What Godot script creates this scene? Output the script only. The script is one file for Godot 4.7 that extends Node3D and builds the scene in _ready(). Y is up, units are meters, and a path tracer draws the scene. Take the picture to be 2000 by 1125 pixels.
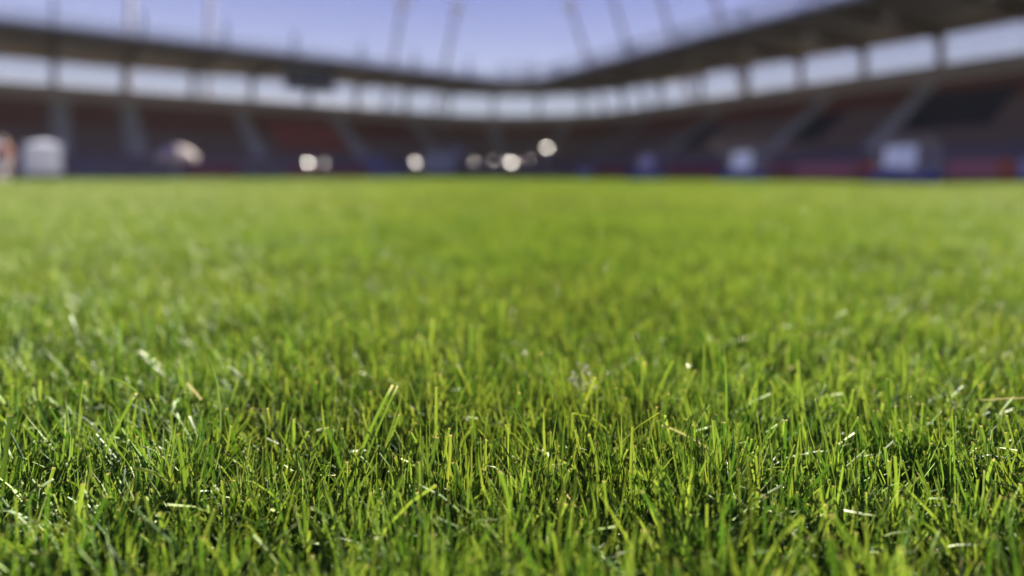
extends Node3D
# A low view over a football pitch: sharp grass close by, an empty stadium bowl out of focus behind it.
# Units are metres, y is up, the camera looks along -z. Plan positions are written (x, distance ahead).

const EYE := 0.26
const O := Vector2(0.2, 65.5)              # centre of the bowl's rounded corner
const UL := Vector2(0.7897, 0.6135)        # along the end stand, towards the corner
const UR := Vector2(-0.4902, 0.8716)       # along the side stand, towards the corner
const NL := Vector2(0.6135, -0.7897)       # from the end stand to the pitch
const NR := Vector2(-0.8716, -0.4902)      # from the side stand to the pitch
const BOWL := 18.0
const ARC := 30.9                          # length of the rounded corner at the back of the stands
const LEFT_END := -62.0
const RIGHT_END := 92.0

var taken := {}
var M := {}
var sun_towards := Vector3.UP

class Geo:
	var v := PackedVector3Array()
	var n := PackedVector3Array()
	var c := PackedColorArray()
	var uv := PackedVector2Array()
	var i := PackedInt32Array()
	func quad(a: Vector3, b: Vector3, cc: Vector3, d: Vector3) -> void:
		var m := (cc - a).cross(b - a)
		if m.length_squared() < 1e-14:
			m = (d - a).cross(cc - a)
			if m.length_squared() < 1e-14:
				return
		m = m.normalized()
		var k := v.size()
		v.append_array(PackedVector3Array([a, b, cc, d]))
		n.append_array(PackedVector3Array([m, m, m, m]))
		i.append_array(PackedInt32Array([k, k + 1, k + 2, k, k + 2, k + 3]))
	func box(t: Transform3D, s: Vector3, ch := 0.0) -> void:
		# a box with chamfered edges where ch > 0
		var h := s / 2.0
		for ax in 3:
			var u := (ax + 1) % 3
			var w := (ax + 2) % 3
			for sg in [-1.0, 1.0]:
				var p := []
				for q in [[-1, -1], [-1, 1], [1, 1], [1, -1]]:
					var r := Vector3()
					r[ax] = sg * h[ax]
					r[u] = q[0] * (h[u] - ch)
					r[w] = q[1] * (h[w] - ch)
					p.append(t * r)
				if sg > 0:
					quad(p[0], p[1], p[2], p[3])
				else:
					quad(p[3], p[2], p[1], p[0])
		if ch > 0.0:
			for ax in 3:
				var u := (ax + 1) % 3
				var w := (ax + 2) % 3
				for su in [-1.0, 1.0]:
					for sw in [-1.0, 1.0]:
						var p := []
						for q in [[-1, 0], [1, 0], [1, 1], [-1, 1]]:
							var r := Vector3()
							r[ax] = q[0] * (h[ax] - ch)
							r[u] = su * (h[u] - (ch if q[1] else 0.0))
							r[w] = sw * (h[w] - (0.0 if q[1] else ch))
							p.append(t * r)
						if su * sw > 0:
							quad(p[0], p[1], p[2], p[3])
						else:
							quad(p[3], p[2], p[1], p[0])
			for q in 8:
				var g := Vector3(1 if q & 1 else -1, 1 if q & 2 else -1, 1 if q & 4 else -1)
				var a := t * (g * (h - Vector3(0, ch, ch)))
				var b := t * (g * (h - Vector3(ch, 0, ch)))
				var cc := t * (g * (h - Vector3(ch, ch, 0)))
				if g.x * g.y * g.z > 0:
					quad(a, cc, b, a)
				else:
					quad(a, b, cc, a)
	func tube(pts: Array, radii: Array, seg := 10, caps := true) -> void:
		var rings := []
		var side := Vector3()
		for k in pts.size():
			var t: Vector3 = (pts[mini(k + 1, pts.size() - 1)] - pts[maxi(k - 1, 0)]).normalized()
			if k == 0:
				side = t.cross(Vector3.RIGHT if absf(t.x) < 0.8 else Vector3.FORWARD).normalized()
			side = (side - t * side.dot(t)).normalized()
			var other := t.cross(side)
			var start := v.size()
			for q in seg:
				var dirn := side * cos(TAU * q / seg) + other * sin(TAU * q / seg)
				v.append(pts[k] + dirn * radii[k])
				n.append(dirn)
			rings.append(start)
		for k in pts.size() - 1:
			for q in seg:
				var a: int = rings[k] + q
				var b: int = rings[k] + (q + 1) % seg
				var cc: int = rings[k + 1] + (q + 1) % seg
				var d: int = rings[k + 1] + q
				i.append_array(PackedInt32Array([a, cc, b, a, d, cc]))
		if caps:
			for e in [0, pts.size() - 1]:
				var m: Vector3 = (pts[1] - pts[0]).normalized() * (-1.0 if e == 0 else 1.0) if pts.size() > 1 else Vector3.UP
				var k := v.size()
				v.append(pts[e])
				n.append(m)
				for q in seg:
					v.append(v[rings[e] + q])
					n.append(m)
				for q in seg:
					i.append_array(PackedInt32Array([k, k + 1 + q, k + 1 + (q + 1) % seg]))
	func mesh(m: Material) -> ArrayMesh:
		var a := []
		a.resize(Mesh.ARRAY_MAX)
		a[Mesh.ARRAY_VERTEX] = v
		a[Mesh.ARRAY_NORMAL] = n
		if c.size():
			a[Mesh.ARRAY_COLOR] = c
		if uv.size():
			a[Mesh.ARRAY_TEX_UV] = uv
		a[Mesh.ARRAY_INDEX] = i
		var r := ArrayMesh.new()
		r.add_surface_from_arrays(Mesh.PRIMITIVE_TRIANGLES, a)
		r.surface_set_material(0, m)
		return r

# ---------------------------------------------------------------- naming
func numbered(called: String) -> String:
	if not taken.has(called):
		taken[called] = 0
		return called
	taken[called] += 1
	return "%s_%03d" % [called, taken[called]]

func part(called: String, g: Geo, m: Material, parent: Node3D) -> MeshInstance3D:
	var o := MeshInstance3D.new()
	o.name = called
	o.mesh = g.mesh(m)
	parent.add_child(o, true)
	return o

func tag(o: Node3D, label: String, category: String, group := "") -> void:
	o.set_meta("label", label)
	o.set_meta("category", category)
	if group != "":
		o.set_meta("group", group)

func thing(called: String, label: String, category: String, at := Vector3.ZERO, turn := 0.0, group := "") -> Node3D:
	var o := Node3D.new()
	o.name = numbered(called)
	add_child(o)
	o.position = at
	o.rotation.y = turn
	tag(o, label, category, group)
	return o

func structure(called: String, g: Geo, m: Material) -> MeshInstance3D:
	var o := part(numbered(called), g, m, self)
	o.set_meta("kind", "structure")
	return o

# ---------------------------------------------------------------- materials
func lin(r: float, g: float, b: float) -> Color:
	return Color(r, g, b).linear_to_srgb()

func mat(r: float, g: float, b: float, rough := 0.8, metal := 0.0) -> StandardMaterial3D:
	var m := StandardMaterial3D.new()
	m.albedo_color = lin(r, g, b)
	m.roughness = rough
	m.metallic = metal
	m.cull_mode = BaseMaterial3D.CULL_DISABLED
	return m

func noise_tex(freq: float, lo: Color, hi: Color, sd: int, size := 512, octaves := 4) -> NoiseTexture2D:
	var f := FastNoiseLite.new()
	f.seed = sd
	f.frequency = freq
	f.fractal_octaves = octaves
	var t := NoiseTexture2D.new()
	t.width = size
	t.height = size
	t.seamless = true
	t.noise = f
	var g := Gradient.new()
	g.set_color(0, lo)
	g.set_color(1, hi)
	t.color_ramp = g
	return t

func worn(r: float, g: float, b: float, rough: float, scale: float, sd: int) -> StandardMaterial3D:
	var m := mat(r, g, b, rough)
	m.albedo_texture = noise_tex(0.02, Color(0.72, 0.71, 0.7), Color(1, 1, 1), sd)
	m.uv1_triplanar = true
	m.uv1_world_triplanar = true
	m.uv1_scale = Vector3.ONE * scale
	return m

func make_materials() -> void:
	M.concrete = worn(0.30, 0.29, 0.28, 0.9, 0.11, 3)
	M.parapet = worn(0.60, 0.50, 0.45, 0.9, 0.17, 4)
	M.stair = worn(0.62, 0.58, 0.55, 0.9, 0.23, 5)
	M.soffit = worn(0.86, 0.80, 0.70, 0.7, 0.13, 6)
	M.deck = worn(0.55, 0.56, 0.58, 0.5, 0.09, 7)
	M.steel = mat(0.19, 0.14, 0.115, 0.5)
	M.ochre = mat(0.42, 0.29, 0.17, 0.6)
	M.seat_red = mat(0.20, 0.07, 0.05, 0.45)
	M.seat_grey = mat(0.21, 0.14, 0.115, 0.45)
	M.seat_black = mat(0.03, 0.028, 0.035, 0.45)
	M.seat_bright = mat(0.36, 0.09, 0.07, 0.45)
	M.glass = mat(0.42, 0.46, 0.62, 0.12)
	M.glass.transparency = BaseMaterial3D.TRANSPARENCY_ALPHA
	M.glass.albedo_color.a = 0.24
	M.glass.metallic_specular = 0.05
	M.screen_pane = mat(0.62, 0.60, 0.64, 0.2)
	M.screen_pane.transparency = BaseMaterial3D.TRANSPARENCY_ALPHA
	M.screen_pane.albedo_color.a = 0.3
	M.screen_pane.metallic_specular = 0.1
	M.canopy = mat(0.3, 0.33, 0.45, 0.12)
	M.canopy.transparency = BaseMaterial3D.TRANSPARENCY_ALPHA
	M.canopy.albedo_color.a = 0.03
	M.canopy.metallic_specular = 0.05
	M.mast = mat(0.17, 0.17, 0.22, 0.6)
	M.dark = mat(0.02, 0.02, 0.024, 0.5)
	M.white = mat(0.80, 0.80, 0.82, 0.45)
	M.grey = mat(0.42, 0.41, 0.41, 0.6)
	M.navy = mat(0.035, 0.035, 0.22, 0.45)
	M.silver = mat(0.75, 0.74, 0.74, 0.62, 1.0)
	M.dull_silver = mat(0.55, 0.5, 0.44, 0.66, 1.0)
	M.beige = mat(0.36, 0.29, 0.27, 0.8)
	M.beige.backlight_enabled = true
	M.beige.backlight = Color(0.5, 0.46, 0.42)
	M.tent_cloth = mat(0.56, 0.58, 0.64, 0.8)
	M.tent_cloth.backlight_enabled = true
	M.tent_cloth.backlight = lin(0.6, 0.6, 0.6)
	M.shelter_white = mat(0.9, 0.9, 0.9, 0.6)
	M.shelter_white.backlight_enabled = true
	M.shelter_white.backlight = lin(0.15, 0.15, 0.15)
	M.lamp_glass = mat(0.75, 0.75, 0.75, 0.2)
	# grass: light passes through the blades; fine veins run along them
	var im := Image.create(32, 4, false, Image.FORMAT_RGBA8)
	for x in 32:
		var u := (x + 0.5) / 32.0
		var vein := 0.86 + 0.14 * absf(sin(u * PI * 7.0))
		if absf(u - 0.5) < 0.05:
			vein = 1.0
		for y in 4:
			im.set_pixel(x, y, Color(vein, vein, vein))
	var veins := ImageTexture.create_from_image(im)
	var grass := StandardMaterial3D.new()
	grass.albedo_color = Color.WHITE
	grass.albedo_texture = veins
	grass.vertex_color_use_as_albedo = true
	grass.roughness = 0.6
	grass.metallic_specular = 0.36
	grass.backlight_enabled = true
	grass.backlight = lin(0.60, 0.56, 0.32)
	grass.cull_mode = BaseMaterial3D.CULL_DISABLED
	M.grass = grass
	var soil := mat(1, 1, 1, 0.95)
	soil.albedo_texture = noise_tex(0.03, Color(0.08, 0.075, 0.04), Color(0.18, 0.17, 0.08), 11, 512, 5)
	soil.uv1_triplanar = true
	soil.uv1_world_triplanar = true
	soil.uv1_scale = Vector3.ONE * 3.1
	M.soil = soil

# ---------------------------------------------------------------- the stadium's plan
# s runs along the bowl: below 0 on the end stand (ahead, left), 0 to ARC round the corner, past ARC on the side stand (right); d is the distance from its back edge towards the pitch
func plan(s: float, d: float) -> Vector2:
	var r := maxf(BOWL - d, 1.0)
	var extra := d + r - BOWL
	var half := tan(deg_to_rad(98.5 / 2.0)) * extra
	var middle := O + (NL + NR).normalized() * extra / cos(deg_to_rad(98.5 / 2.0))
	if s <= 0.0:
		return O - NL * BOWL - UL * maxf(-s, half) + NL * d
	if s >= ARC:
		return O - NR * BOWL - UR * maxf(s - ARC, half) + NR * d
	var a := NL.angle_to(NR) * s / ARC
	return middle - NL.rotated(a) * r

func at(s: float, d: float, h: float) -> Vector3:
	var p := plan(s, d)
	return Vector3(p.x, h, -p.y)

func inward(s: float) -> Vector3:
	var q := NL if s <= 0.0 else NR if s >= ARC else NL.rotated(NL.angle_to(NR) * s / ARC)
	return Vector3(q.x, 0, -q.y)

func frame_at(s: float, d: float, h: float) -> Transform3D:
	var z := inward(s)
	return Transform3D(Basis(Vector3.UP.cross(z), Vector3.UP, z), at(s, d, h))

func facing(s: float) -> float:
	var z := inward(s)
	return atan2(z.x, z.z)

func stations(s0: float, s1: float) -> Array:
	var out := [s0]
	var k := 1.0
	while true:
		var step := 2.0 if s0 >= 0.0 and s1 <= ARC else 8.0
		if s0 + k * step >= s1 - 0.2:
			break
		out.append(s0 + k * step)
		k += 1.0
	out.append(s1)
	return out

func sweep(g: Geo, profile: Array, s0: float, s1: float, rise := false) -> void:
	var st := stations(s0, s1)
	for k in st.size() - 1:
		for j in profile.size() - 1:
			var a: Vector2 = profile[j]
			var b: Vector2 = profile[j + 1]
			var ha := [a.y, a.y]
			var hb := [b.y, b.y]
			if rise:
				for e in 2:
					ha[e] += roof_rise(st[k + e], a.x)
					hb[e] += roof_rise(st[k + e], b.x)
			g.quad(at(st[k], a.x, ha[0]), at(st[k + 1], a.x, ha[1]), at(st[k + 1], b.x, hb[1]), at(st[k], b.x, hb[0]))

func roof_rise(s: float, d: float) -> float:
	# the roof's back is a little higher round the corner
	var far := clampf((minf(s, 0.0) * -1.0 + maxf(s - ARC, 0.0) - 6.0) / 30.0, 0.0, 1.0)
	return (1.0 - smoothstep(0.0, 1.0, far)) * 0.65 * clampf(1.0 - d / 14.0, 0.0, 1.0)

const ROWS := 12
func row_height(r: int) -> float:
	return 1.55 + 0.475 * r
func row_depth(r: int) -> float:
	return 10.2 - 0.775 * r

func stand(s0: float, s1: float, columns: Array, aisles: Array, label: String) -> Node3D:
	var t := thing("grandstand", label, "grandstand", Vector3.ZERO, 0.0, "roofed stands round the pitch")
	var g := Geo.new()
	var steps := [Vector2(10.6, 0.0), Vector2(10.6, 1.55)]
	for r in ROWS:
		steps.append(Vector2(row_depth(r) - 0.775, row_height(r)))
		if r < ROWS - 1:
			steps.append(Vector2(row_depth(r) - 0.775, row_height(r + 1)))
	steps.append(Vector2(0.5, row_height(ROWS - 1)))
	sweep(g, steps, s0, s1)
	part("terrace", g, M.concrete, t)
	g = Geo.new()
	sweep(g, [Vector2(10.63, 0.0), Vector2(10.63, 1.5), Vector2(10.63, 2.0), Vector2(10.75, 2.0), Vector2(10.75, 0.0)], s0, s1)
	part("front_wall", g, M.front_wall, t)
	g = Geo.new()
	sweep(g, [Vector2(0.5, 6.5), Vector2(0.5, 8.6), Vector2(0.1, 8.6), Vector2(0.1, 0.0)], s0, s1)
	part("parapet", g, M.parapet, t)
	var back := Vector2(-12.0, 12.95) if s0 >= 0.0 and s1 <= ARC else Vector2(-5.0, 12.1)   # the eaves reach out behind
	# roof: dark underside, deck above, clear strip along the front
	g = Geo.new()
	sweep(g, [Vector2(14.0, 11.12), Vector2(0.0, 11.3), back], s0, s1, true)
	part("roof_underside", g, M.soffit, t)
	g = Geo.new()
	sweep(g, [back, back + Vector2(0, 0.4), Vector2(14.0, 11.5), Vector2(14.0, 11.12)], s0, s1, true)
	part("roof_deck", g, M.deck, t)
	g = Geo.new()
	sweep(g, [Vector2(0.35, 10.8), Vector2(0.35, 11.29), Vector2(0.05, 11.29), Vector2(0.05, 10.8), Vector2(0.35, 10.8)], s0, s1, true)
	part("eaves_beam", g, M.ochre, t)
	var marks := [s0] + columns + [s1]
	for k in marks.size() - 1:
		var a: float = marks[k] + 0.03
		var b: float = marks[k + 1] - 0.03
		if b - a < 0.4:
			continue
		g = Geo.new()
		sweep(g, [Vector2(14.02, 11.3), Vector2(17.0, 11.48)], a, b)
		sweep(g, [Vector2(17.0, 11.52), Vector2(14.02, 11.34)], a, b)
		part("roof_glazing", g, M.glass, t)
		g = Geo.new()
		for e in (4 if b - a > 3.0 else 2):
			var w := (b - a) / (4 if b - a > 3.0 else 2)
			sweep(g, [Vector2(0.25, 8.62), Vector2(0.25, 10.78 + roof_rise(a, 0.0))], a + w * e + 0.03, a + w * (e + 1) - 0.03)
		part("wind_screen", g, M.screen_pane, t)
	g = Geo.new()
	sweep(g, [Vector2(16.99, 11.47), Vector2(17.07, 11.47), Vector2(17.07, 11.54), Vector2(16.99, 11.54)], s0, s1)
	part("gutter", g, M.grey, t)
	for s in columns:
		g = Geo.new()
		g.box(frame_at(s, 0.3, 5.5), Vector3(0.45, 11.6, 0.36), 0.03)
		part("column", g, M.steel, t)
		g = Geo.new()
		for e in 6:   # tapering rafter
			var d0 := 0.5 + e * 2.25
			var d1 := d0 + 2.25
			var low0 := 10.35 + 0.11 * e + roof_rise(s, d0)
			var low1 := 10.46 + 0.11 * e + roof_rise(s, d1)
			var f := frame_at(s, 0.0, 0.0)
			for w in [-0.14, 0.14]:
				var q: Vector3 = f.basis.x * w
				g.quad(at(s, d0, low0) + q, at(s, d1, low1) + q, at(s, d1, 11.2 + roof_rise(s, d1)) + q, at(s, d0, 11.28 + roof_rise(s, d0)) + q)
			var q2 := f.basis.x * 0.14
			g.quad(at(s, d0, low0) - q2, at(s, d1, low1) - q2, at(s, d1, low1) + q2, at(s, d0, low0) + q2)
		part("rafter", g, M.steel, t)
		g = Geo.new()
		g.box(frame_at(s, 15.2, 12.3 if s < ARC else 11.8), Vector3(0.22, 1.9 if s < ARC else 0.8, 0.22))
		g.box(frame_at(s, 15.5, 11.42), Vector3(0.07, 0.1, 2.9))
		part("roof_post", g, M.mast, t)
		g = Geo.new()
		g.box(frame_at(s + 0.9, 9.0, 10.75).rotated_local(Vector3.RIGHT, 0.5), Vector3(0.7, 0.5, 0.22), 0.03)
		g.box(frame_at(s + 0.9, 9.0, 11.1), Vector3(0.08, 0.5, 0.08))
		part("roof_lamp", g, M.lamp_glass, t)
	for s in aisles:
		g = Geo.new()
		for r in ROWS:
			for hlf in 2:
				g.box(frame_at(s, row_depth(r) - 0.775 / 2 + 0.19 - hlf * 0.39, row_height(r) - 0.13 + hlf * 0.235), Vector3(1.35, 0.28, 0.385))
		part("stair", g, M.stair, t)
	# seats, in blocks between the stairs
	var seat := seat_mesh()
	var cuts := [s0] + aisles + [s1]
	for k in cuts.size() - 1:
		var lists := {}
		for r in ROWS - 1:
			var d := row_depth(r) - 0.5
			var s: float = cuts[k] + 0.95
			while s < cuts[k + 1] - 0.9:
				var step := 0.5
				if s > 0.0 and s < ARC:
					step = 0.5 * BOWL / maxf(BOWL - d, 6.0)
				var col: String = seat_colour(s, r)
				if not lists.has(col):
					lists[col] = []
				lists[col].append(frame_at(s, d, row_height(r)))
				s += step
		for col in lists:
			var mm := MultiMesh.new()
			mm.transform_format = MultiMesh.TRANSFORM_3D
			mm.mesh = seat
			mm.instance_count = lists[col].size()
			for q in lists[col].size():
				mm.set_instance_transform(q, lists[col][q])
			var o := MultiMeshInstance3D.new()
			o.name = "seat_block"
			o.multimesh = mm
			o.material_override = M[col]
			o.set_meta("kind", "stuff")
			t.add_child(o, true)
	return t

func seat_colour(s: float, r: int) -> String:
	var q := s - ARC
	if s > -22.5 and s < -14.5 and r < 9 and r > 1:
		return "seat_bright"
	if (q > 34.5 and q < 40.0 and r > 2 and r < 9) or (q > 26.6 and q < 29.5 and r > 1 and r < 7) or (q > 15.0 and q < 18.0 and r > 1 and r < 7):
		return "seat_black"
	return "seat_red" if r > (4 if s < 0.0 else 6) else "seat_grey"

func seat_mesh() -> ArrayMesh:
	var g := Geo.new()
	g.box(Transform3D(Basis(Vector3.RIGHT, -0.08), Vector3(0, 0.42, 0.0)), Vector3(0.44, 0.05, 0.40), 0.012)
	g.box(Transform3D(Basis(Vector3.RIGHT, 0.18), Vector3(0, 0.62, -0.21)), Vector3(0.44, 0.38, 0.04), 0.012)
	g.box(Transform3D(Basis(), Vector3(0, 0.2, -0.08)), Vector3(0.06, 0.4, 0.2))
	return g.mesh(M.seat_red)

# ---------------------------------------------------------------- things by the pitch
func advertising_board(s: float, wide: float, m: Material, label: String, d := 13.0, high := 1.0) -> void:
	var t := thing("advertising_board", label, "board", at(s, d, 0.0), facing(s), "boards along the edge of the pitch")
	var g := Geo.new()
	g.box(Transform3D(Basis(Vector3.RIGHT, -0.06), Vector3(0, 0.08 + high / 2, 0)), Vector3(wide, high, 0.05), 0.01)
	part("panel", g, m, t)
	for e in [-0.38, 0.38]:
		g = Geo.new()
		g.box(Transform3D(Basis(Vector3.RIGHT, 0.35), Vector3(wide * e, 0.42, -0.22)), Vector3(0.05, 0.9, 0.04))
		g.box(Transform3D(Basis(), Vector3(wide * e, 0.025, -0.2)), Vector3(0.06, 0.05, 0.62))
		part("leg", g, M.steel, t)

func dugout(s: float, wide: float, panel: Material, lower: Material, label: String, d := 13.0) -> void:
	var t := thing("dugout", label, "dugout", at(s, d, 0.0), facing(s), "bench shelters beside the pitch")
	t.scale = Vector3.ONE * 0.6
	var g := Geo.new()
	g.box(Transform3D(Basis(), Vector3(0, 0.3, -0.55)), Vector3(wide, 0.6, 0.06), 0.01)
	g.box(Transform3D(Basis(), Vector3(0, 0.27, 0.62)), Vector3(wide, 0.54, 0.05), 0.01)
	for e in [-1.0, 1.0]:
		g.box(Transform3D(Basis(), Vector3(e * wide / 2, 0.3, 0.03)), Vector3(0.05, 0.58, 1.12), 0.01)
	part("base", g, lower, t)
	var prof := []
	for k in 9:
		var a := deg_to_rad(-12.0 + 118.0 * k / 8.0)
		prof.append(Vector2(0.45 - cos(a) * 1.05, 0.62 + maxf(sin(a), 0.0) * 1.75) if k else Vector2(-0.62, 0.58))
	g = Geo.new()
	for k in prof.size() - 1:
		var a: Vector2 = prof[k]
		var b: Vector2 = prof[k + 1]
		g.quad(Vector3(-wide / 2, a.y, a.x), Vector3(wide / 2, a.y, a.x), Vector3(wide / 2, b.y, b.x), Vector3(-wide / 2, b.y, b.x))
	part("canopy", g, M.canopy, t)
	for e in [-1.0, 0.0, 1.0]:
		g = Geo.new()
		var pts := []
		var rad := []
		for p in prof:
			pts.append(Vector3(e * wide / 2, p.y, p.x))
			rad.append(0.018)
		g.tube(pts, rad, 6)
		part("rib", g, M.grey, t)
	g = Geo.new()
	g.box(Transform3D(Basis(Vector3.RIGHT, -0.2), Vector3(-wide * 0.06, 1.4, -0.2)), Vector3(wide * 0.52, 1.15, 0.05), 0.02)
	part("back_panel", g, panel, t)
	g = Geo.new()
	g.box(Transform3D(Basis(), Vector3(0, 0.45, -0.25)), Vector3(wide * 0.92, 0.06, 0.42), 0.02)
	part("bench", g, M.white, t)

func site_cabin(s: float, d: float, wide: float, high: float, m: Material, label: String) -> void:
	var t := thing("site_cabin", label, "cabin", at(s, d, 0.0), facing(s))
	var g := Geo.new()
	g.box(Transform3D(Basis(), Vector3(0, 0.25, 0)), Vector3(wide - 0.3, 0.5, 1.7), 0.02)
	part("base", g, M.dark, t)
	g = Geo.new()
	g.box(Transform3D(Basis(), Vector3(0, 0.5 + (high - 0.6) / 2, 0)), Vector3(wide, high - 0.6, 2.0), 0.03)
	part("wall", g, m, t)
	g = Geo.new()
	g.box(Transform3D(Basis(), Vector3(0, high - 0.04, 0)), Vector3(wide + 0.12, 0.1, 2.14), 0.02)
	part("roof", g, M.grey, t)
	for e in 3:
		g = Geo.new()
		g.box(Transform3D(Basis(), Vector3((e - 1) * wide * 0.31, 0.5 + (high - 0.6) / 2, 1.01)), Vector3(0.04, high - 0.66, 0.03))
		part("panel_joint", g, M.grey, t)

func gazebo(s: float, d: float, wide: float, high: float, label: String) -> void:
	var t := thing("gazebo_tent", label, "tent", at(s, d, 0.0), facing(s), "white tents on the left of the pitch")
	var h := wide / 2.0
	var eaves := high - 0.28
	var g := Geo.new()
	for k in 4:
		var a := Vector3(h, 0, h).rotated(Vector3.UP, k * PI / 2)
		var b := Vector3(h, 0, h).rotated(Vector3.UP, (k + 1) * PI / 2)
		var e := Vector3(0, eaves, 0)
		g.quad(Vector3(0, high, 0), b * 1.03 + e, a * 1.03 + e, Vector3(0, high, 0))
		g.quad(a * 1.03 + e, b * 1.03 + e, b * 1.03 + e - Vector3(0, 0.2, 0), a * 1.03 + e - Vector3(0, 0.2, 0))
	part("canopy", g, M.tent_cloth, t)
	for k in 4:
		var a := Vector3(h, 0, h).rotated(Vector3.UP, k * PI / 2)
		g = Geo.new()
		g.box(Transform3D(Basis(), a * 0.97 + Vector3(0, eaves / 2, 0)), Vector3(0.05, eaves, 0.05), 0.005)
		part("leg", g, M.grey, t)
		var b := Vector3(h, 0, h).rotated(Vector3.UP, (k + 1) * PI / 2)
		g = Geo.new()
		for e in 8:   # cloth wall, gently rippled
			var p := a.lerp(b, e / 8.0) * (1.0 + 0.012 * sin(e * 2.4))
			var q := a.lerp(b, (e + 1) / 8.0) * (1.0 + 0.012 * sin((e + 1) * 2.4))
			g.quad(p + Vector3(0, eaves - 0.1, 0), q + Vector3(0, eaves - 0.1, 0), q + Vector3(0, 0.3, 0), p + Vector3(0, 0.3, 0))
		part("wall", g, M.tent_cloth, t)

func control_box(x: float, ahead: float, size: float, high: float, m: Material, label: String) -> void:
	var where := Vector3(x, 0, -ahead)
	# a box on a post whose lid slopes towards the pitch
	var up := (sun_towards + Vector3(-x, 0, ahead).normalized()).normalized()
	var t := thing("control_box", label, "box", where, atan2(up.x, up.z), "metal boxes on posts before the far stands")
	var low := high - size * 0.42
	var g := Geo.new()
	g.box(Transform3D(Basis(), Vector3(0, 0.03, 0)), Vector3(0.3, 0.06, 0.3), 0.01)
	part("foot", g, M.concrete, t)
	g = Geo.new()
	g.tube([Vector3(0, 0.05, 0), Vector3(0, low - 0.25, 0)], [0.035, 0.035], 8)
	part("post", g, M.steel, t)
	g = Geo.new()
	g.box(Transform3D(Basis(), Vector3(0, low - 0.15, 0)), Vector3(size * 0.84, 0.3, size * 0.5), 0.01)
	part("case", g, M.grey, t)
	g = Geo.new()
	g.box(Transform3D(Basis(Vector3.RIGHT, acos(up.y)), Vector3(0, low + size * 0.2, 0)), Vector3(size, 0.03, size), 0.01)
	part("lid", g, m, t)

func parasol(s: float, d: float, radius: float, high: float, label: String) -> void:
	var t := thing("parasol", label, "parasol", at(s, d, 0.0), facing(s), "pale parasols behind the boards")
	var g := Geo.new()
	g.tube([Vector3.ZERO, Vector3(0, high, 0)], [0.035, 0.03], 8)
	part("pole", g, M.grey, t)
	g = Geo.new()
	g.tube([Vector3.ZERO, Vector3(0, 0.12, 0)], [0.4, 0.36], 14)
	part("foot", g, M.concrete, t)
	g = Geo.new()
	for k in 8:
		var a := Vector3(cos(TAU * k / 8), 0, sin(TAU * k / 8)) * radius
		var b := Vector3(cos(TAU * (k + 1) / 8), 0, sin(TAU * (k + 1) / 8)) * radius
		var rim := Vector3(0, high - 0.62, 0)
		var mid := Vector3(0, high - 0.2, 0)
		g.quad(Vector3(0, high, 0), mid + a * 0.5, mid + b * 0.5, Vector3(0, high, 0))
		g.quad(mid + a * 0.5, rim + a, rim + b, mid + b * 0.5)
		g.quad(rim + a, rim + a - Vector3(0, 0.22, 0), rim + b - Vector3(0, 0.22, 0), rim + b)
	part("canopy", g, M.beige, t)
	for k in 8:
		g = Geo.new()
		var a := Vector3(cos(TAU * k / 8), 0, sin(TAU * k / 8)) * radius
		g.tube([Vector3(0, high - 0.06, 0), Vector3(0, high - 0.66, 0) + a * 0.98], [0.012, 0.01], 5)
		part("rib", g, M.grey, t)

func floodlight_mast(foot: Vector3, top: Vector3, label: String) -> void:
	var t := thing("floodlight_mast", label, "mast", foot, 0.0, "leaning masts behind the roof")
	var up := top - foot
	var g := Geo.new()
	g.tube([Vector3.ZERO, up * 0.5, up], [0.42, 0.36, 0.28], 12)
	part("pole", g, M.mast, t)
	g = Geo.new()
	g.tube([Vector3(0, -0.1, 0), Vector3(0, 0.6, 0)], [0.9, 0.8], 12)
	part("footing", g, M.concrete, t)
	var face := Basis.looking_at(Vector3(-top.x, -top.y * 0.4, -top.z * 0.55).normalized(), Vector3.UP)
	g = Geo.new()
	g.box(Transform3D(face, up), Vector3(2.2, 1.5, 0.3), 0.03)
	part("lamp_frame", g, M.mast, t)
	for k in 6:
		g = Geo.new()
		g.box(Transform3D(face, up + face * Vector3((k % 3 - 1) * 0.7, (k / 3 - 0.5) * 0.7, -0.25)), Vector3(0.55, 0.5, 0.2), 0.05)
		part("lamp", g, M.lamp_glass, t)

func scoreboard() -> void:
	var s := -20.6
	var t := thing("scoreboard", "dark rectangular scoreboard hanging under the roof of the left stand", "scoreboard", at(s, 12.0, 9.62), facing(s))
	var g := Geo.new()
	g.box(Transform3D(Basis(), Vector3.ZERO), Vector3(4.8, 2.3, 0.35), 0.04)
	part("case", g, M.dark, t)
	g = Geo.new()
	g.box(Transform3D(Basis(), Vector3(0, 0, 0.18)), Vector3(4.6, 2.1, 0.03), 0.01)
	part("display_face", g, M.display, t)
	for e in [-1.5, 1.5]:
		g = Geo.new()
		g.box(Transform3D(Basis(), Vector3(e, 1.34, 0)), Vector3(0.1, 0.5, 0.1))
		part("hanger", g, M.steel, t)

# ---------------------------------------------------------------- a person, as a smooth field round a skeleton
func field(p: Vector3, bones: Array, k: float) -> float:
	var sum := 9.0
	for b in bones:
		var pa: Vector3 = p - b[0]
		var ba: Vector3 = b[1] - b[0]
		var h := clampf(pa.dot(ba) / maxf(ba.length_squared(), 1e-9), 0.0, 1.0)
		var q: Vector3 = (pa - ba * h)
		if b.size() > 4:
			q.z /= b[4]
		var dd: float = q.length() - lerpf(b[2], b[3], h)
		var m := clampf(0.5 + 0.5 * (sum - dd) / k, 0.0, 1.0)
		sum = lerpf(sum, dd, m) - k * m * (1.0 - m)
	return sum

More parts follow.
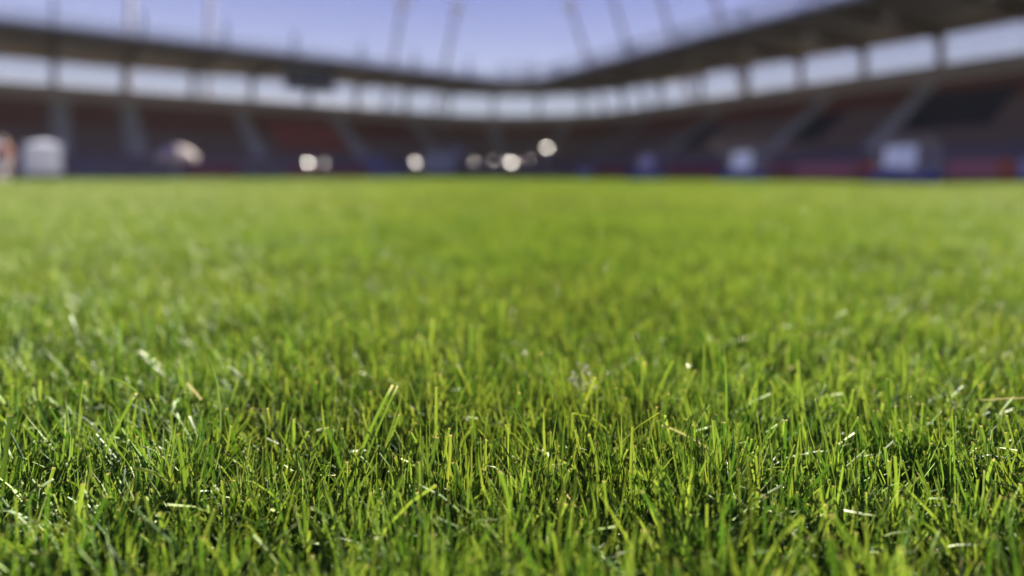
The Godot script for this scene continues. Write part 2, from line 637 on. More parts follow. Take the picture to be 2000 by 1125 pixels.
func nets(g: Geo, bones: Array, lo: Vector3, hi: Vector3, cell: float, k: float) -> void:
	var nx := int((hi.x - lo.x) / cell) + 2
	var ny := int((hi.y - lo.y) / cell) + 2
	var nz := int((hi.z - lo.z) / cell) + 2
	var val := PackedFloat32Array()
	val.resize(nx * ny * nz)
	for z in nz:
		for y in ny:
			for x in nx:
				val[(z * ny + y) * nx + x] = field(lo + Vector3(x, y, z) * cell, bones, k)
	var idx := PackedInt32Array()
	idx.resize(nx * ny * nz)
	idx.fill(-1)
	var corner := [Vector3i(0, 0, 0), Vector3i(1, 0, 0), Vector3i(0, 1, 0), Vector3i(1, 1, 0), Vector3i(0, 0, 1), Vector3i(1, 0, 1), Vector3i(0, 1, 1), Vector3i(1, 1, 1)]
	var edges := [[0, 1], [2, 3], [4, 5], [6, 7], [0, 2], [1, 3], [4, 6], [5, 7], [0, 4], [1, 5], [2, 6], [3, 7]]
	for z in nz - 1:
		for y in ny - 1:
			for x in nx - 1:
				var f := []
				var mask := 0
				for q in 8:
					var c: Vector3i = corner[q]
					f.append(val[((z + c.z) * ny + y + c.y) * nx + x + c.x])
					if f[q] < 0.0:
						mask |= 1 << q
				if mask == 0 or mask == 255:
					continue
				var sum := Vector3()
				var cnt := 0
				for e in edges:
					if (f[e[0]] < 0.0) != (f[e[1]] < 0.0):
						var w: float = f[e[0]] / (f[e[0]] - f[e[1]])
						sum += Vector3(corner[e[0]]).lerp(Vector3(corner[e[1]]), w)
						cnt += 1
				var p := lo + (Vector3(x, y, z) + sum / cnt) * cell
				idx[(z * ny + y) * nx + x] = g.v.size()
				g.v.append(p)
				var e2 := cell * 0.5
				g.n.append(Vector3(field(p + Vector3(e2, 0, 0), bones, k) - field(p - Vector3(e2, 0, 0), bones, k), field(p + Vector3(0, e2, 0), bones, k) - field(p - Vector3(0, e2, 0), bones, k), field(p + Vector3(0, 0, e2), bones, k) - field(p - Vector3(0, 0, e2), bones, k)).normalized())
	var strides := [1, nx, nx * ny]
	for z in range(1, nz - 1):
		for y in range(1, ny - 1):
			for x in range(1, nx - 1):
				var here := (z * ny + y) * nx + x
				for ax in 3:
					var a := val[here] < 0.0
					if a == (val[here + strides[ax]] < 0.0):
						continue
					var u: int = strides[(ax + 1) % 3]
					var w: int = strides[(ax + 2) % 3]
					var q := [idx[here], idx[here - u], idx[here - u - w], idx[here - w]]
					if q.min() < 0:
						continue
					if a:
						q.reverse()
					g.i.append_array(PackedInt32Array([q[0], q[1], q[2], q[0], q[2], q[3]]))

func hand_bones(wrist: Vector3, down: Vector3, front: Vector3, sidew: Vector3) -> Array:
	# palm, four fingers slightly curled, and a thumb leaving the side of the palm
	var out := [[wrist, wrist + down * 0.05, 0.026, 0.03]]
	var palm_end := wrist + down * 0.085
	for k in 4:
		var off := front * (0.03 - 0.02 * k)
		var len: float = [0.07, 0.08, 0.074, 0.058][k]
		var a := palm_end + off
		var b := a + (down * 0.93 + sidew * 0.3).normalized() * len * 0.5
		var c := b + (down * 0.75 + sidew * 0.66).normalized() * len * 0.5
		out.append([wrist + down * 0.045 + off * 0.8, a, 0.012, 0.0095])
		out.append([a, b, 0.0095, 0.009])
		out.append([b, c, 0.009, 0.008])
	var th := wrist + down * 0.03 + front * 0.03
	out.append([th, th + down * 0.035 + front * 0.025 + sidew * 0.01, 0.013, 0.0105])
	out.append([th + down * 0.035 + front * 0.025 + sidew * 0.01, th + down * 0.066 + front * 0.03 + sidew * 0.018, 0.0105, 0.009])
	return out

func person(where: Vector3, turn: float) -> void:
	var t := thing("person", "person in a salmon top and pale shorts standing at the left edge", "person", where, turn)
	# joints; the figure faces +z
	var hip := 0.9
	var legs := []
	for e in [-1.0, 1.0]:
		var zf: float = 0.1 if e > 0 else -0.09
		legs.append([Vector3(e * 0.09, hip, 0), Vector3(e * 0.1, 0.5, zf * 0.6 + 0.03), 0.085, 0.058])
		legs.append([Vector3(e * 0.1, 0.5, zf * 0.6 + 0.03), Vector3(e * 0.105, 0.34, zf * 0.8), 0.056, 0.055])
		legs.append([Vector3(e * 0.105, 0.34, zf * 0.8), Vector3(e * 0.11, 0.085, zf), 0.054, 0.037])
	var arms := []
	for e in [-1.0, 1.0]:
		arms.append([Vector3(e * 0.18, 1.41, -0.01), Vector3(e * 0.25, 1.13, -0.03), 0.052, 0.042])
		arms.append([Vector3(e * 0.25, 1.13, -0.03), Vector3(e * 0.255, 0.885, 0.07), 0.041, 0.028])
	var torso := [[Vector3(0, 0.95, 0), Vector3(0, 1.12, 0), 0.145, 0.135, 0.72], [Vector3(0, 1.12, 0), Vector3(0, 1.33, -0.01), 0.135, 0.15, 0.7], [Vector3(-0.14, 1.4, -0.01), Vector3(0.14, 1.4, -0.01), 0.06, 0.06]]
	var neck := [[Vector3(0, 1.4, -0.01), Vector3(0, 1.53, 0.01), 0.06, 0.05]]
	var head := [[Vector3(0, 1.66, -0.005), Vector3(0, 1.61, 0.005), 0.088, 0.08], [Vector3(0, 1.6, 0.04), Vector3(0, 1.555, 0.055), 0.052, 0.036], [Vector3(0, 1.645, 0.09), Vector3(0, 1.61, 0.108), 0.011, 0.016]]
	for e in [-1.0, 1.0]:
		head.append([Vector3(e * 0.084, 1.65, -0.005), Vector3(e * 0.086, 1.605, 0.0), 0.016, 0.012])
		head.append([Vector3(e * 0.034, 1.665, 0.078), Vector3(e * 0.02, 1.667, 0.082), 0.014, 0.012])
		head.append([Vector3(e * 0.018, 1.572, 0.085), Vector3(0, 1.573, 0.09), 0.008, 0.009])
	var g := Geo.new()
	nets(g, legs + arms + torso + neck, Vector3(-0.36, 0.04, -0.24), Vector3(0.36, 1.56, 0.26), 0.02, 0.03)
	nets(g, head + [[Vector3(0, 1.47, 0.0), Vector3(0, 1.57, 0.01), 0.054, 0.052]], Vector3(-0.12, 1.46, -0.12), Vector3(0.12, 1.78, 0.14), 0.008, 0.016)
	for e in [-1.0, 1.0]:
		var w := Vector3(e * 0.255, 0.885, 0.07)
		nets(g, hand_bones(w, Vector3(0, -1, 0.12).normalized(), Vector3(0, 0.1, 1).normalized(), Vector3(-e, 0, 0)), w + Vector3(-0.06, -0.19, -0.06), w + Vector3(0.06, 0.03, 0.1), 0.0045, 0.008)
	part("body", g, M.skin, t)
	g = Geo.new()
	var sleeve := []
	for e in [-1.0, 1.0]:
		sleeve.append([Vector3(e * 0.17, 1.41, -0.01), Vector3(e * 0.225, 1.21, -0.025), 0.066, 0.066])
	nets(g, [[Vector3(0, 0.98, 0), Vector3(0, 1.12, 0), 0.165, 0.155, 0.76], [Vector3(0, 1.12, 0), Vector3(0, 1.33, -0.01), 0.155, 0.165, 0.74], [Vector3(-0.14, 1.4, -0.01), Vector3(0.14, 1.4, -0.01), 0.072, 0.072]] + sleeve, Vector3(-0.34, 0.8, -0.22), Vector3(0.34, 1.52, 0.22), 0.02, 0.035)
	part("shirt", g, M.salmon, t)
	g = Geo.new()
	var sh := [[Vector3(0, 0.99, 0), Vector3(0, 0.9, 0), 0.155, 0.16, 0.75]]
	for e in [-1.0, 1.0]:
		sh.append([Vector3(e * 0.09, hip, 0), Vector3(e * 0.105, 0.56, 0.05 if e > 0 else -0.03), 0.108, 0.102])
	nets(g, sh, Vector3(-0.27, 0.42, -0.22), Vector3(0.27, 1.1, 0.22), 0.02, 0.03)
	part("shorts", g, M.pale_cloth, t)
	g = Geo.new()
	nets(g, [[Vector3(0, 1.685, -0.02), Vector3(0, 1.66, -0.04), 0.093, 0.094], [Vector3(0, 1.6, -0.06), Vector3(0, 1.57, -0.06), 0.06, 0.045]], Vector3(-0.13, 1.5, -0.16), Vector3(0.13, 1.8, 0.1), 0.01, 0.03)
	part("hair", g, M.hair, t)
	for e in [-1.0, 1.0]:
		var zf: float = 0.1 if e > 0 else -0.09
		g = Geo.new()
		nets(g, [[Vector3(e * 0.11, 0.045, zf - 0.05), Vector3(e * 0.12, 0.038, zf + 0.14), 0.045, 0.036], [Vector3(e * 0.11, 0.1, zf - 0.01), Vector3(e * 0.11, 0.06, zf), 0.048, 0.05]], Vector3(e * 0.11 - 0.09, -0.02, zf - 0.14), Vector3(e * 0.11 + 0.09, 0.18, zf + 0.22), 0.014, 0.02)
		part("shoe", g, M.white, t)

# ---------------------------------------------------------------- grass
func blade(g: Geo, root: Vector3, az: float, face: float, length: float, width: float, lean: float, curl: float, twist: float, fold: float, col: Color, tip: Color, cut: bool, n: int) -> void:
	var dirn := Vector3(cos(az), 0, sin(az))
	var side0 := Vector3(-sin(face), 0, cos(face))
	var p := root
	var first := g.v.size()
	for k in n + 1:
		var t := float(k) / n
		var th := lean + curl * t * t
		var tan_ := dirn * sin(th) + Vector3(0, cos(th), 0)
		if k > 0:
			p += tan_ * (length / n)
		var side := (side0 - tan_ * side0.dot(tan_)).normalized()
		var nrm := side.cross(tan_)
		if twist != 0.0:
			var ct := cos(twist * t)
			var sn := sin(twist * t)
			var s2 := side * ct + nrm * sn
			nrm = nrm * ct - side * sn
			side = s2
		var prof := 0.62 + 0.38 * minf(t * 3.0, 1.0)
		if cut:
			prof *= 1.0 - 0.18 * t
		else:
			prof *= 1.0 - pow(t, 2.4) * 0.97
		var half := width * 0.5 * prof
		g.v.append(p - side * half)
		g.v.append(p - nrm * half * fold)
		g.v.append(p + side * half)
		g.n.append((nrm - side * fold).normalized())
		g.n.append(nrm)
		g.n.append((nrm + side * fold).normalized())
		g.c.append(col)
		g.c.append(col)
		g.c.append(col)
		g.uv.append(Vector2(0.02, t))
		g.uv.append(Vector2(0.5, t))
		g.uv.append(Vector2(0.98, t))
	for k in n:
		var a := first + k * 3
		for e in 2:
			g.i.append_array(PackedInt32Array([a + e, a + e + 4, a + e + 1, a + e, a + e + 3, a + e + 4]))
	if cut and n >= 3:   # the mown end: a short pale strip, a little frayed
		var a := first + n * 3
		var k := g.v.size()
		var tn := (g.v[a + 1] - g.v[a - 2]).normalized() * width
		for r in 2:
			for e in 3:
				g.v.append(g.v[a + e] + tn * (0.0 if r == 0 else [0.55, 0.25, 0.4][e]))
				g.n.append(g.n[a + e])
				g.c.append(tip)
				g.uv.append(g.uv[a + e])
		for e in 2:
			g.i.append_array(PackedInt32Array([k + e, k + e + 4, k + e + 1, k + e, k + e + 3, k + e + 4]))

func leaf_colour(rng: RandomNumberGenerator) -> Color:
	var w := rng.randf()
	var c := Color(0.10, 0.18, 0.028).lerp(Color(0.178, 0.24, 0.04), w)
	if rng.randf() < 0.3:
		c = Color(0.05, 0.11, 0.016)
	return c * rng.randf_range(0.8, 1.15)

func grass_tile(sd: int, size: float, tufts: int, per: int, long: float, width: float, n: int, litter: int) -> ArrayMesh:
	var rng := RandomNumberGenerator.new()
	rng.seed = sd
	var g := Geo.new()
	for q in tufts:
		var o := Vector3(rng.randf_range(-0.5, 0.5) * size, 0, rng.randf_range(-0.5, 0.5) * size)
		var vigour := rng.randf_range(0.65, 1.2)
		var tuft_az := rng.randf() * TAU
		for k in per:
			var az := tuft_az + rng.randfn(0.0, 1.4)
			var out := rng.randf()
			var lean := 0.05 + absf(rng.randfn(0.0, 0.42)) + out * 0.15
			var tall := rng.randf_range(0.55, 1.0) if rng.randf() < 0.45 else rng.randf() * 0.5
			var length := long * vigour * (0.3 + 0.95 * tall)
			var curl := rng.randfn(0.1, 0.32)
			if rng.randf() < 0.08:
				curl += rng.randf_range(0.7, 1.6)
			if rng.randf() < 0.03:
				length *= 1.3
			var cut := rng.randf() < 0.3
			var wide := width * rng.randf_range(0.4, 1.1) * (0.85 + 0.5 * tall)
			if n >= 5 and rng.randf() < 0.1:
				wide *= 1.25
				length *= 1.2
			var col := leaf_colour(rng)
			var tip := col
			if cut:
				tip = Color(0.42, 0.35, 0.2).lerp(Color(0.17, 0.2, 0.05), rng.randf())
			col.a = 1.0
			tip.a = 1.0
			blade(g, o + Vector3(cos(az), 0, sin(az)) * out * 0.3 * long * 0.4, az, az + rng.randfn(0.0, 0.8), length, wide, lean, curl, rng.randfn(0.0, 0.6), rng.randf_range(0.1, 0.6), col, tip, cut, n)
	for q in litter:   # dead and clipped leaves lying in the sward
		var o := Vector3(rng.randf_range(-0.5, 0.5) * size, rng.randf_range(0.002, 0.032), rng.randf_range(-0.5, 0.5) * size)
		var col := Color(0.28, 0.21, 0.10).lerp(Color(0.42, 0.37, 0.26), rng.randf()) * rng.randf_range(0.6, 1.0)
		if rng.randf() < 0.25:
			col = Color(0.14, 0.09, 0.04)
		col.a = 1.0
		blade(g, o, rng.randf() * TAU, rng.randf() * TAU, rng.randf_range(0.006, 0.022), width * rng.randf_range(0.35, 0.8), rng.randf_range(0.9, 1.5), rng.randfn(0.0, 0.3), rng.randfn(0.0, 0.8), 0.3, col, col, true, 3)
	return g.mesh(M.grass)

func sow(called: String, label: String, tiles: Array, spots: Array) -> void:
	# spots: [Vector2 (x, ahead), height scale]; the tiles are dealt out in turn
	var holder := Node3D.new()
	holder.name = called
	holder.set_meta("kind", "stuff")
	tag(holder, label, "grass")
	add_child(holder)
	var rng := RandomNumberGenerator.new()
	rng.seed = 99
	var dealt := []
	for k in tiles.size():
		dealt.append([])
	for p in spots:
		dealt[rng.randi() % tiles.size()].append(p)
	for k in tiles.size():
		var mm := MultiMesh.new()
		mm.transform_format = MultiMesh.TRANSFORM_3D
		mm.use_colors = true
		mm.mesh = tiles[k]
		mm.instance_count = dealt[k].size()
		for q in dealt[k].size():
			var p: Array = dealt[k][q]
			var b := Basis(Vector3.UP, (rng.randi() % 4) * PI / 2 + rng.randf_range(-0.2, 0.2)) * Basis.from_scale(Vector3(1, p[1], 1 if rng.randi() % 2 else -1))
			mm.set_instance_transform(q, Transform3D(b, Vector3(p[0].x, 0.0, -p[0].y)))
			var w := rng.randf_range(0.9, 1.1)
			mm.set_instance_color(q, Color(w * rng.randf_range(0.94, 1.06), w, w))
		var o := MultiMeshInstance3D.new()
		o.name = "sward"
		o.multimesh = mm
		o.set_meta("kind", "stuff")
		holder.add_child(o, true)

func ribbon(g: Geo, a: Vector3, b: Vector3, c: Vector3, width: float, towards: Vector3, col: Color, tip: Color, pointed: bool) -> void:
	var first := g.v.size()
	var n := 10
	for k in n + 1:
		var t := float(k) / n
		var p := a.lerp(b, t).lerp(b.lerp(c, t), t)
		var tn := (b - a).lerp(c - b, t).normalized()
		var side := tn.cross(towards).normalized()
		var nrm := side.cross(tn)
		var half := width * 0.5 * (0.7 + 0.3 * minf(3.0 * t, 1.0)) * ((1.0 - 0.96 * t * t) if pointed else 1.0 - 0.2 * t)
		for e in [-1.0, 0.0, 1.0]:
			g.v.append(p + side * half * e - nrm * (half * 0.4 if e == 0.0 else 0.0))
			g.n.append((nrm + side * e * 0.4).normalized())
			g.c.append(tip if t > 0.93 else col)
			g.uv.append(Vector2(0.5 + 0.48 * e, t))
	for k in n:
		var q := first + k * 3
		for e in 2:
			g.i.append_array(PackedInt32Array([q + e, q + e + 4, q + e + 1, q + e, q + e + 3, q + e + 4]))

func single_blade(called: String, a: Vector3, b: Vector3, c: Vector3, width: float, col: Color, tip: Color, pointed: bool, label: String, category: String, turn := 0.0) -> void:
	var t := thing(called, label, category, a)
	var g := Geo.new()
	ribbon(g, Vector3.ZERO, b - a, c - a, width, Vector3(sin(turn), 0.25, cos(turn)), col, tip, pointed)
	part("leaf", g, M.grass, t)

func seed_head(foot: Vector3, high: float, label: String) -> void:
	var t := thing("seed_head", label, "grass flower", foot)
	var g := Geo.new()
	var top := Vector3(0.004, high, 0.0)
	g.tube([Vector3.ZERO, top * 0.5 + Vector3(0.002, 0, 0), top], [0.0007, 0.0006, 0.0004], 6)
	part("stalk", g, M.straw, t)
	var rng := RandomNumberGenerator.new()
	rng.seed = 71
	for k in 14:
		var h := high * (0.62 + 0.38 * k / 13.0)
		var a := rng.randf() * TAU
		var reach := (1.05 - k / 13.0) * 0.013 + 0.002
		var root := Vector3(0.004 * h / high, h - 0.004, 0)
		var tip := root + Vector3(cos(a) * reach, 0.004 + rng.randf() * 0.003, sin(a) * reach)
		g = Geo.new()
		g.tube([root, tip], [0.0003, 0.0003], 4, false)
		var along := (tip - root).normalized() * 0.0045
		g.tube([tip, tip + along * 0.35, tip + along * 0.75, tip + along], [0.0004, 0.0014, 0.0011, 0.0002], 7)
		part("spikelet", g, M.straw, t)

func scatter_clippings() -> void:
	# what the mower left: short pale pieces caught on top of the sward
	var g := Geo.new()
	ribbon(g, Vector3(-0.006, 0, 0), Vector3(0, 0.002, 0), Vector3(0.006, 0, 0), 0.0028, Vector3(0, 1, 0.1), Color(0.36, 0.34, 0.24), Color(0.42, 0.38, 0.26), false)
	var rng := RandomNumberGenerator.new()
	rng.seed = 404
	var mm := MultiMesh.new()
	mm.transform_format = MultiMesh.TRANSFORM_3D
	mm.mesh = g.mesh(M.clipping)
	mm.instance_count = 520
	for k in mm.instance_count:
		var ahead := 0.55 + 5.0 * pow(rng.randf(), 1.6)
		var x := (0.95 * ahead + 0.1) * (rng.randf_range(-1.0, 1.0) if k % 2 else rng.randf_range(0.1, 1.0))
		var b := Basis(Vector3(rng.randfn(), rng.randfn(), rng.randfn()).normalized(), rng.randf() * TAU).scaled(Vector3.ONE * rng.randf_range(0.5, 1.2))
		mm.set_instance_transform(k, Transform3D(b, Vector3(x, rng.randf_range(0.026, 0.046), -ahead)))
	var o := MultiMeshInstance3D.new()
	o.name = "clippings"
	o.multimesh = mm
	o.set_meta("kind", "stuff")
	tag(o, "tiny pale dry clippings scattered over the mown grass", "clippings")
	add_child(o)

func hero_grass() -> void:
	var green := Color(0.105, 0.185, 0.028)
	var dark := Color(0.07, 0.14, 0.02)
	var dry := Color(0.34, 0.31, 0.22)
	var pale := Color(0.40, 0.38, 0.28)
	single_blade("grass_shoot_006", Vector3(0.1754, 0, -0.4928), Vector3(0.183, 0.064, -0.4928), Vector3(0.1766, 0.1242, -0.4928), 0.0022, green, green, true, "thin tall grass stem rising above all others right of centre", "grass")
	single_blade("grass_shoot", Vector3(-0.1331, 0, -0.4544), Vector3(-0.1178, 0.0512, -0.4608), Vector3(-0.09472, 0.09344, -0.4672), 0.0029, green, pale, false, "broad upright blade with two pale cut tips left of centre", "grass", 0.3)
	single_blade("grass_shoot_001", Vector3(-0.128, 0, -0.457), Vector3(-0.1114, 0.0512, -0.4646), Vector3(-0.09152, 0.09152, -0.471), 0.0021, green, pale, false, "narrow blade hugging the broad one with pale cut tips", "grass", -0.4)
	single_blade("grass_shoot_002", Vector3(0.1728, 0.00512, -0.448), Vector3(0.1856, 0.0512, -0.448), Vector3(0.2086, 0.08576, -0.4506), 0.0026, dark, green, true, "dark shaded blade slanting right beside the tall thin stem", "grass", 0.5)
	single_blade("grass_shoot_003", Vector3(0.4352, 0, -0.512), Vector3(0.4288, 0.0768, -0.4992), Vector3(0.4736, 0.09216, -0.4864), 0.0026, green, green, true, "arching blade at the right edge of the foreground", "grass")
	single_blade("grass_shoot_004", Vector3(-0.3354, 0, -0.4608), Vector3(-0.3174, 0.0576, -0.4672), Vector3(-0.3021, 0.08448, -0.4736), 0.003, green, pale, false, "thick upright blade near the left edge", "grass")
	single_blade("grass_shoot_005", Vector3(-0.3021, 0.0832, -0.4762), Vector3(-0.3162, 0.09344, -0.4826), Vector3(-0.343, 0.09216, -0.4902), 0.0018, green, green, true, "bent leaf arching from the thick blade near the left edge", "grass")
	single_blade("dry_clipping", Vector3(-0.297, 0.0704, -0.5376), Vector3(-0.2893, 0.06528, -0.535), Vector3(-0.2803, 0.0576, -0.5312), 0.0024, dry, pale, false, "dry straw coloured clipping lying on the grass left of centre", "clipping")
	single_blade("dry_clipping_001", Vector3(0.1203, 0.05888, -0.4736), Vector3(0.137, 0.05632, -0.4672), Vector3(0.1562, 0.04608, -0.4544), 0.002, Color(0.3, 0.3, 0.16), pale, false, "grey green clipping slanting across the grass right of centre", "clipping")
	single_blade("dry_clipping_002", Vector3(0.4032, 0.064, -0.512), Vector3(0.4288, 0.06912, -0.5056), Vector3(0.4608, 0.07168, -0.4992), 0.0011, Color(0.24, 0.22, 0.16), dry, false, "pale dry stalk lying at the right edge", "clipping")
	single_blade("dry_clipping_003", Vector3(-0.4416, 0.05376, -0.4736), Vector3(-0.4288, 0.04864, -0.4685), Vector3(-0.407, 0.03328, -0.4608), 0.0016, dry, pale, false, "pale dry leaf in the grass at the left edge", "clipping")
	seed_head(Vector3(0.064, 0, -0.576), 0.072, "pale flowering grass head in the middle of the foreground")

func on_pitch(p: Vector2) -> bool:
	return (p - (O - NL * BOWL)).dot(NL) > 12.6 and (p - (O - NR * BOWL)).dot(NR) > 12.6

func plant_grass() -> void:
	var swell := FastNoiseLite.new()
	swell.seed = 5
	swell.frequency = 1.6
	var near := []
	for k in 9:
		near.append(grass_tile(100 + k, 0.22, 320, 15, 0.056, 0.0021, 5, 20))
	var spots := []
	var y := -0.5
	while y < 3.2:
		var half := 0.92 * maxf(y, 0.0) + 1.1
		var x := -half
		while x < half:
			spots.append([Vector2(x, y), 1.0 + 0.28 * swell.get_noise_2d(x, y)])
			x += 0.2
		y += 0.2
	sow("grass", "short mown green grass in the foreground, sharp blades with pale cut tips", near, spots)
	var middle := []
	for k in 5:
		middle.append(grass_tile(200 + k, 0.84, 330, 14, 0.052, 0.006, 4, 160))
	spots = []
	y = 3.5
	while y < 15.0:
		var half := 0.92 * y + 1.5
		var x := -half
		while x < half:
			spots.append([Vector2(x, y), 1.0 + 0.2 * swell.get_noise_2d(x, y)])
			x += 0.8
		y += 0.8
	sow("grass_001", "blurred bright green grass in the middle distance of the pitch", middle, spots)
	var far := []
	for k in 3:
		far.append(grass_tile(300 + k, 3.1, 420, 18, 0.055, 0.022, 2, 0))
	spots = []
	y = 16.3
	while y < 72.0:
		var half := 0.92 * y + 3.0
		var x := -half
		while x < half:
			if on_pitch(Vector2(x, y)):
				spots.append([Vector2(x, y), 1.0])
			x += 3.0
		y += 3.0
	sow("grass_002", "far yellow green grass reaching to the boards under the stands", far, spots)

# ---------------------------------------------------------------- build
func _ready() -> void:
	# camera: a wide, fast lens close to the ground, held level, the horizon high in the frame
	var cam := Camera3D.new()
	cam.name = "camera"
	cam.position = Vector3(0, EYE, 0)
	cam.set_frustum(2.0 * 0.05 * 562.5 / 1150.0, Vector2(0, -0.05 * 220.5 / 1150.0), 0.05, 1500.0)
	add_child(cam)
	cam.current = true
	var lens := CameraAttributesPhysical.new()
	lens.frustum_focal_length = 20.7
	lens.frustum_focus_distance = 0.43
	lens.exposure_aperture = 1.55
	var env := Environment.new()
	env.background_mode = Environment.BG_SKY
	var sky := Sky.new()
	var air := ProceduralSkyMaterial.new()
	air.sky_top_color = lin(0.022, 0.062, 0.60)
	air.sky_horizon_color = lin(1.03, 1.12, 1.13)
	air.sky_curve = 0.17
	air.ground_bottom_color = Color(0.2, 0.22, 0.16)
	air.ground_horizon_color = Color(0.5, 0.53, 0.56)
	air.sun_angle_max = 5.0
	air.sun_curve = 0.1
	air.energy_multiplier = 0.124
	sky.sky_material = air
	env.sky = sky
	env.tonemap_mode = Environment.TONE_MAPPER_LINEAR
	env.tonemap_exposure = 7.3
	env.fog_enabled = true
	env.fog_density = 0.00009
	env.fog_light_color = Color(1.0, 0.99, 0.98)
	env.sdfgi_enabled = true
	env.ssao_enabled = true
	env.ssil_enabled = true
	var around := WorldEnvironment.new()
	around.name = "surroundings"
	around.environment = env
	around.camera_attributes = lens
	add_child(around)
	# the sun stands high beyond the far corner, so the grass is lit from behind
	var az := deg_to_rad(8.0)
	var el := deg_to_rad(23.5)
	sun_towards = Vector3(sin(az) * cos(el), sin(el), -cos(az) * cos(el))
	var sun := DirectionalLight3D.new()
	sun.name = "sun"
	sun.look_at_from_position(sun_towards * 100.0, Vector3.ZERO, Vector3.UP)
	sun.light_energy = 1.6
	sun.light_color = Color(1.0, 0.965, 0.9)
	sun.light_angular_distance = 0.5
	sun.shadow_enabled = true
	add_child(sun)

	make_materials()
	M.front_wall = worn(0.22, 0.17, 0.19, 0.85, 0.21, 8)
	M.display = mat(0.012, 0.012, 0.016, 0.25)
	M.skin = mat(0.50, 0.28, 0.19, 0.5)
	M.salmon = mat(0.72, 0.27, 0.17, 0.8)
	M.pale_cloth = mat(0.68, 0.62, 0.55, 0.85)
	M.hair = mat(0.10, 0.06, 0.03, 0.6)

	# ground
	var g := Geo.new()
	g.quad(Vector3(-900, 0, 900), Vector3(-900, 0, -900), Vector3(900, 0, -900), Vector3(900, 0, 900))
	structure("ground", g, M.soil)

	# stands
	stand(LEFT_END, 0.0, [-58.0, -52.2, -46.3, -40.4, -34.9, -28.9, -23.1, -16.7, -10.8, -4.1], [-50.0, -39.9, -34.6, -24.5, -13.7, -3.4], "long roofed stand on the left with dark red seats and a scoreboard under its roof")
	stand(0.0, ARC, [2.45, 9.0, 15.5, 22.1, 28.6], [9.0, 20.0], "curved corner stand joining the two long stands in the middle")
	stand(ARC, RIGHT_END, [ARC + 4.3, ARC + 10.6, ARC + 16.7, ARC + 22.6, ARC + 28.4, ARC + 34.1, ARC + 39.8, ARC + 45.6, ARC + 51.4, ARC + 57.2], [ARC + 3.1, ARC + 14.2, ARC + 25.9, ARC + 33.9, ARC + 44.0, ARC + 54.0], "long roofed stand on the right with black and red seat blocks")
	scoreboard()

	# boards: [distance from the corner, width, colour, label]; end stand first
	var maroon := mat(0.27, 0.055, 0.06, 0.5)
	var pink := mat(0.5, 0.15, 0.15, 0.5)
	var orange := mat(0.50, 0.10, 0.035, 0.5)
	var lilac := mat(0.42, 0.34, 0.46, 0.5)
	var slate := mat(0.16, 0.13, 0.135, 0.5)
	var blue := mat(0.17, 0.15, 0.26, 0.5)
	var pale_blue := mat(0.26, 0.26, 0.40, 0.5)
	for b in [[37.0, 2.8, slate, "slate grey board just right of the grey dugout on the left"], [33.6, 3.6, slate, "slate grey board below the large beige parasol on the left"], [29.4, 4.0, maroon, "maroon board right of the slate board under the beige parasol"], [25.2, 3.8, slate, "slate grey board between two maroon boards of the left stand"], [21.1, 3.8, maroon, "maroon board below the left stand's bright red seat block"], [17.0, 3.8, maroon, "maroon board left of the blue board under the scoreboard stand"], [13.0, 3.6, blue, "dull blue board on the left stand's side of the corner"]]:
		advertising_board(-b[0], b[1], b[2], b[3])
	for b in [[6.4, 2.4, pale_blue, "pale blue board just right of the far corner"], [10.6, 5.4, maroon, "long maroon board between the pale blue board and the farthest right dugout"], [20.0, 3.4, maroon, "maroon board right of the farthest dugout on the right"], [23.1, 2.4, maroon, "short maroon board left of the middle dugout on the right"], [29.6, 2.2, maroon, "short maroon board right of the middle dugout"], [33.0, 4.2, pink, "pink board left of the narrow red board by the nearest dugout"], [35.85, 1.1, orange, "narrow red orange board touching the nearest dugout's left side"], [41.4, 2.3, pink, "pink board right of the nearest dugout on the right"], [42.95, 0.7, orange, "narrow orange board near the right edge of the picture"], [45.4, 3.8, lilac, "lilac grey board at the far right edge of the picture"]]:
		advertising_board(ARC + b[0], b[1], b[2], b[3])

	dugout(ARC + 47.1, 3.0, M.shelter_white, M.navy, "nearest dugout on the right, white inside with a navy base", 31.0)
	dugout(ARC + 41.2, 3.0, M.shelter_white, M.navy, "middle one of the three dugouts along the right stand", 31.0)
	dugout(ARC + 35.7, 3.0, lilac, M.navy, "farthest of the three dugouts on the right, lilac inside", 31.0)
	dugout(-38.6, 2.6, slate, slate, "small grey dugout left of the beige parasol by the left stand", 16.0)
	gazebo(-40.8, 32.5, 1.5, 2.0, "white tent standing whole near the left edge")
	gazebo(-43.0, 32.5, 1.5, 2.05, "white tent cut by the left edge, behind the person")
	parasol(-35.1, 33.0, 1.05, 1.95, "large beige parasol in front of the left stand")
	site_cabin(-8.6, 16.0, 3.0, 2.5, M.grey, "low grey cabin by the far corner, left of the small parasol")
	parasol(-6.2, 16.0, 1.3, 3.2, "smaller beige parasol beside the grey cabin in the far corner")

	# banner on the front wall
	var bn := thing("banner", "blue banner hung on the left stand's front wall", "banner", at(-13.2, 10.82, 1.7), facing(-13.2))
	g = Geo.new()
	g.box(Transform3D(Basis(), Vector3.ZERO), Vector3(2.6, 1.3, 0.03))
	part("cloth", g, blue, bn)
	g = Geo.new()
	g.box(Transform3D(Basis(), Vector3(0, 0.67, 0)), Vector3(2.7, 0.05, 0.05))
	part("top_bar", g, M.grey, bn)

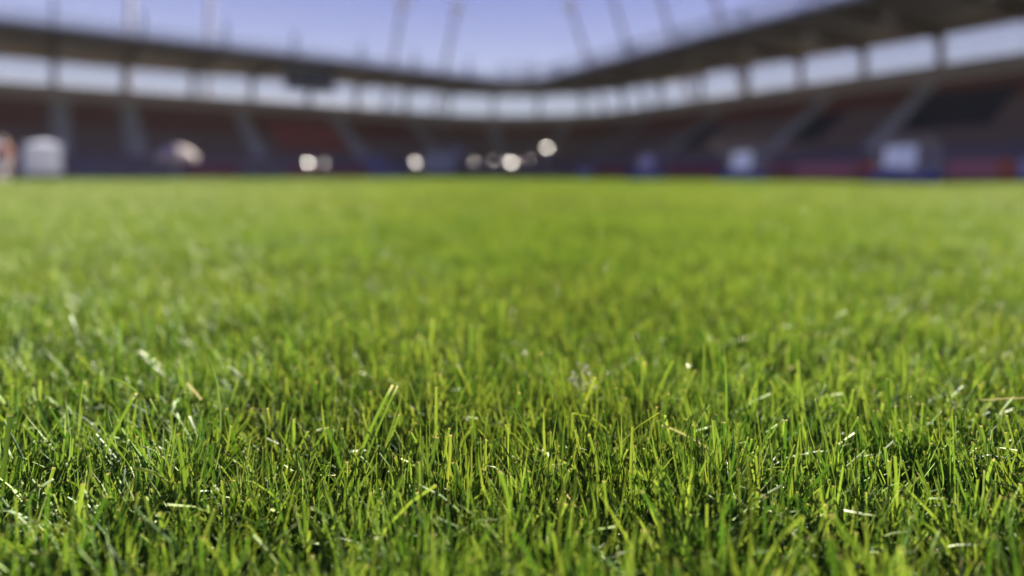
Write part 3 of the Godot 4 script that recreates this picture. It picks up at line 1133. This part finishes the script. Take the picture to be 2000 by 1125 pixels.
	# metal boxes with sloping lids that mirror the sun
	control_box(-11.45, 33.0, 0.19, 1.0, M.silver, "bright metal box on a post before the left stand's red seats")
	control_box(-10.7, 33.6, 0.1, 1.0, M.silver, "dim metal box just right of the bright one by the red seats")
	control_box(-6.11, 37.2, 0.205, 1.1, M.silver, "bright lone metal box on a post left of the grey cabin")
	control_box(-2.5, 38.5, 0.125, 1.13, M.silver, "dim metal box left of the brightest one in the far corner")
	control_box(-1.14, 36.3, 0.11, 1.2, M.silver, "small dim metal box touching the brightest one's left side")
	control_box(-0.06, 34.0, 0.25, 1.05, M.silver, "brightest and largest metal box in the middle of the picture")
	control_box(0.9, 32.3, 0.1, 1.16, M.dull_silver, "small dull metal box right of the brightest one")
	control_box(1.82, 30.8, 0.2, 1.73, M.silver, "bright metal box on the tallest post, right of the middle")

	# masts behind the roof
	floodlight_mast(Vector3(-24.2, 0, -103), Vector3(-18.5, 29.6, -100), "leaning mast left of centre, its head at the top edge")
	floodlight_mast(Vector3(-16.4, 0, -108), Vector3(-9.8, 30.0, -105), "leaning mast nearest the centre on the left side")
	floodlight_mast(Vector3(20.9, 0, -108), Vector3(10.3, 30.5, -105), "leaning mast nearest the centre on the right side")
	floodlight_mast(Vector3(25.7, 0, -98), Vector3(15.7, 30.5, -95), "second leaning mast right of centre")
	floodlight_mast(Vector3(30.3, 0, -88), Vector3(19.9, 30.5, -85), "third leaning mast right of centre")
	floodlight_mast(Vector3(33.8, 0, -77), Vector3(22.8, 30.5, -74), "fourth and farthest right of the leaning masts")
	floodlight_mast(Vector3(-51.0, 0, -78), Vector3(-48.5, 31.0, -75), "upright looking mast near the left edge of the picture")
	floodlight_mast(Vector3(-47.5, 0, -91), Vector3(-45.0, 31.0, -88), "faint mast between the left edge and the scoreboard")

	person(Vector3(-20.75, 0, -24.0), 0.9)
	M.straw = mat(0.62, 0.56, 0.40, 0.6)
	plant_grass()
	M.clipping = M.grass.duplicate()
	M.clipping.roughness = 0.3
	M.clipping.metallic_specular = 0.5
	scatter_clippings()
	hero_grass()
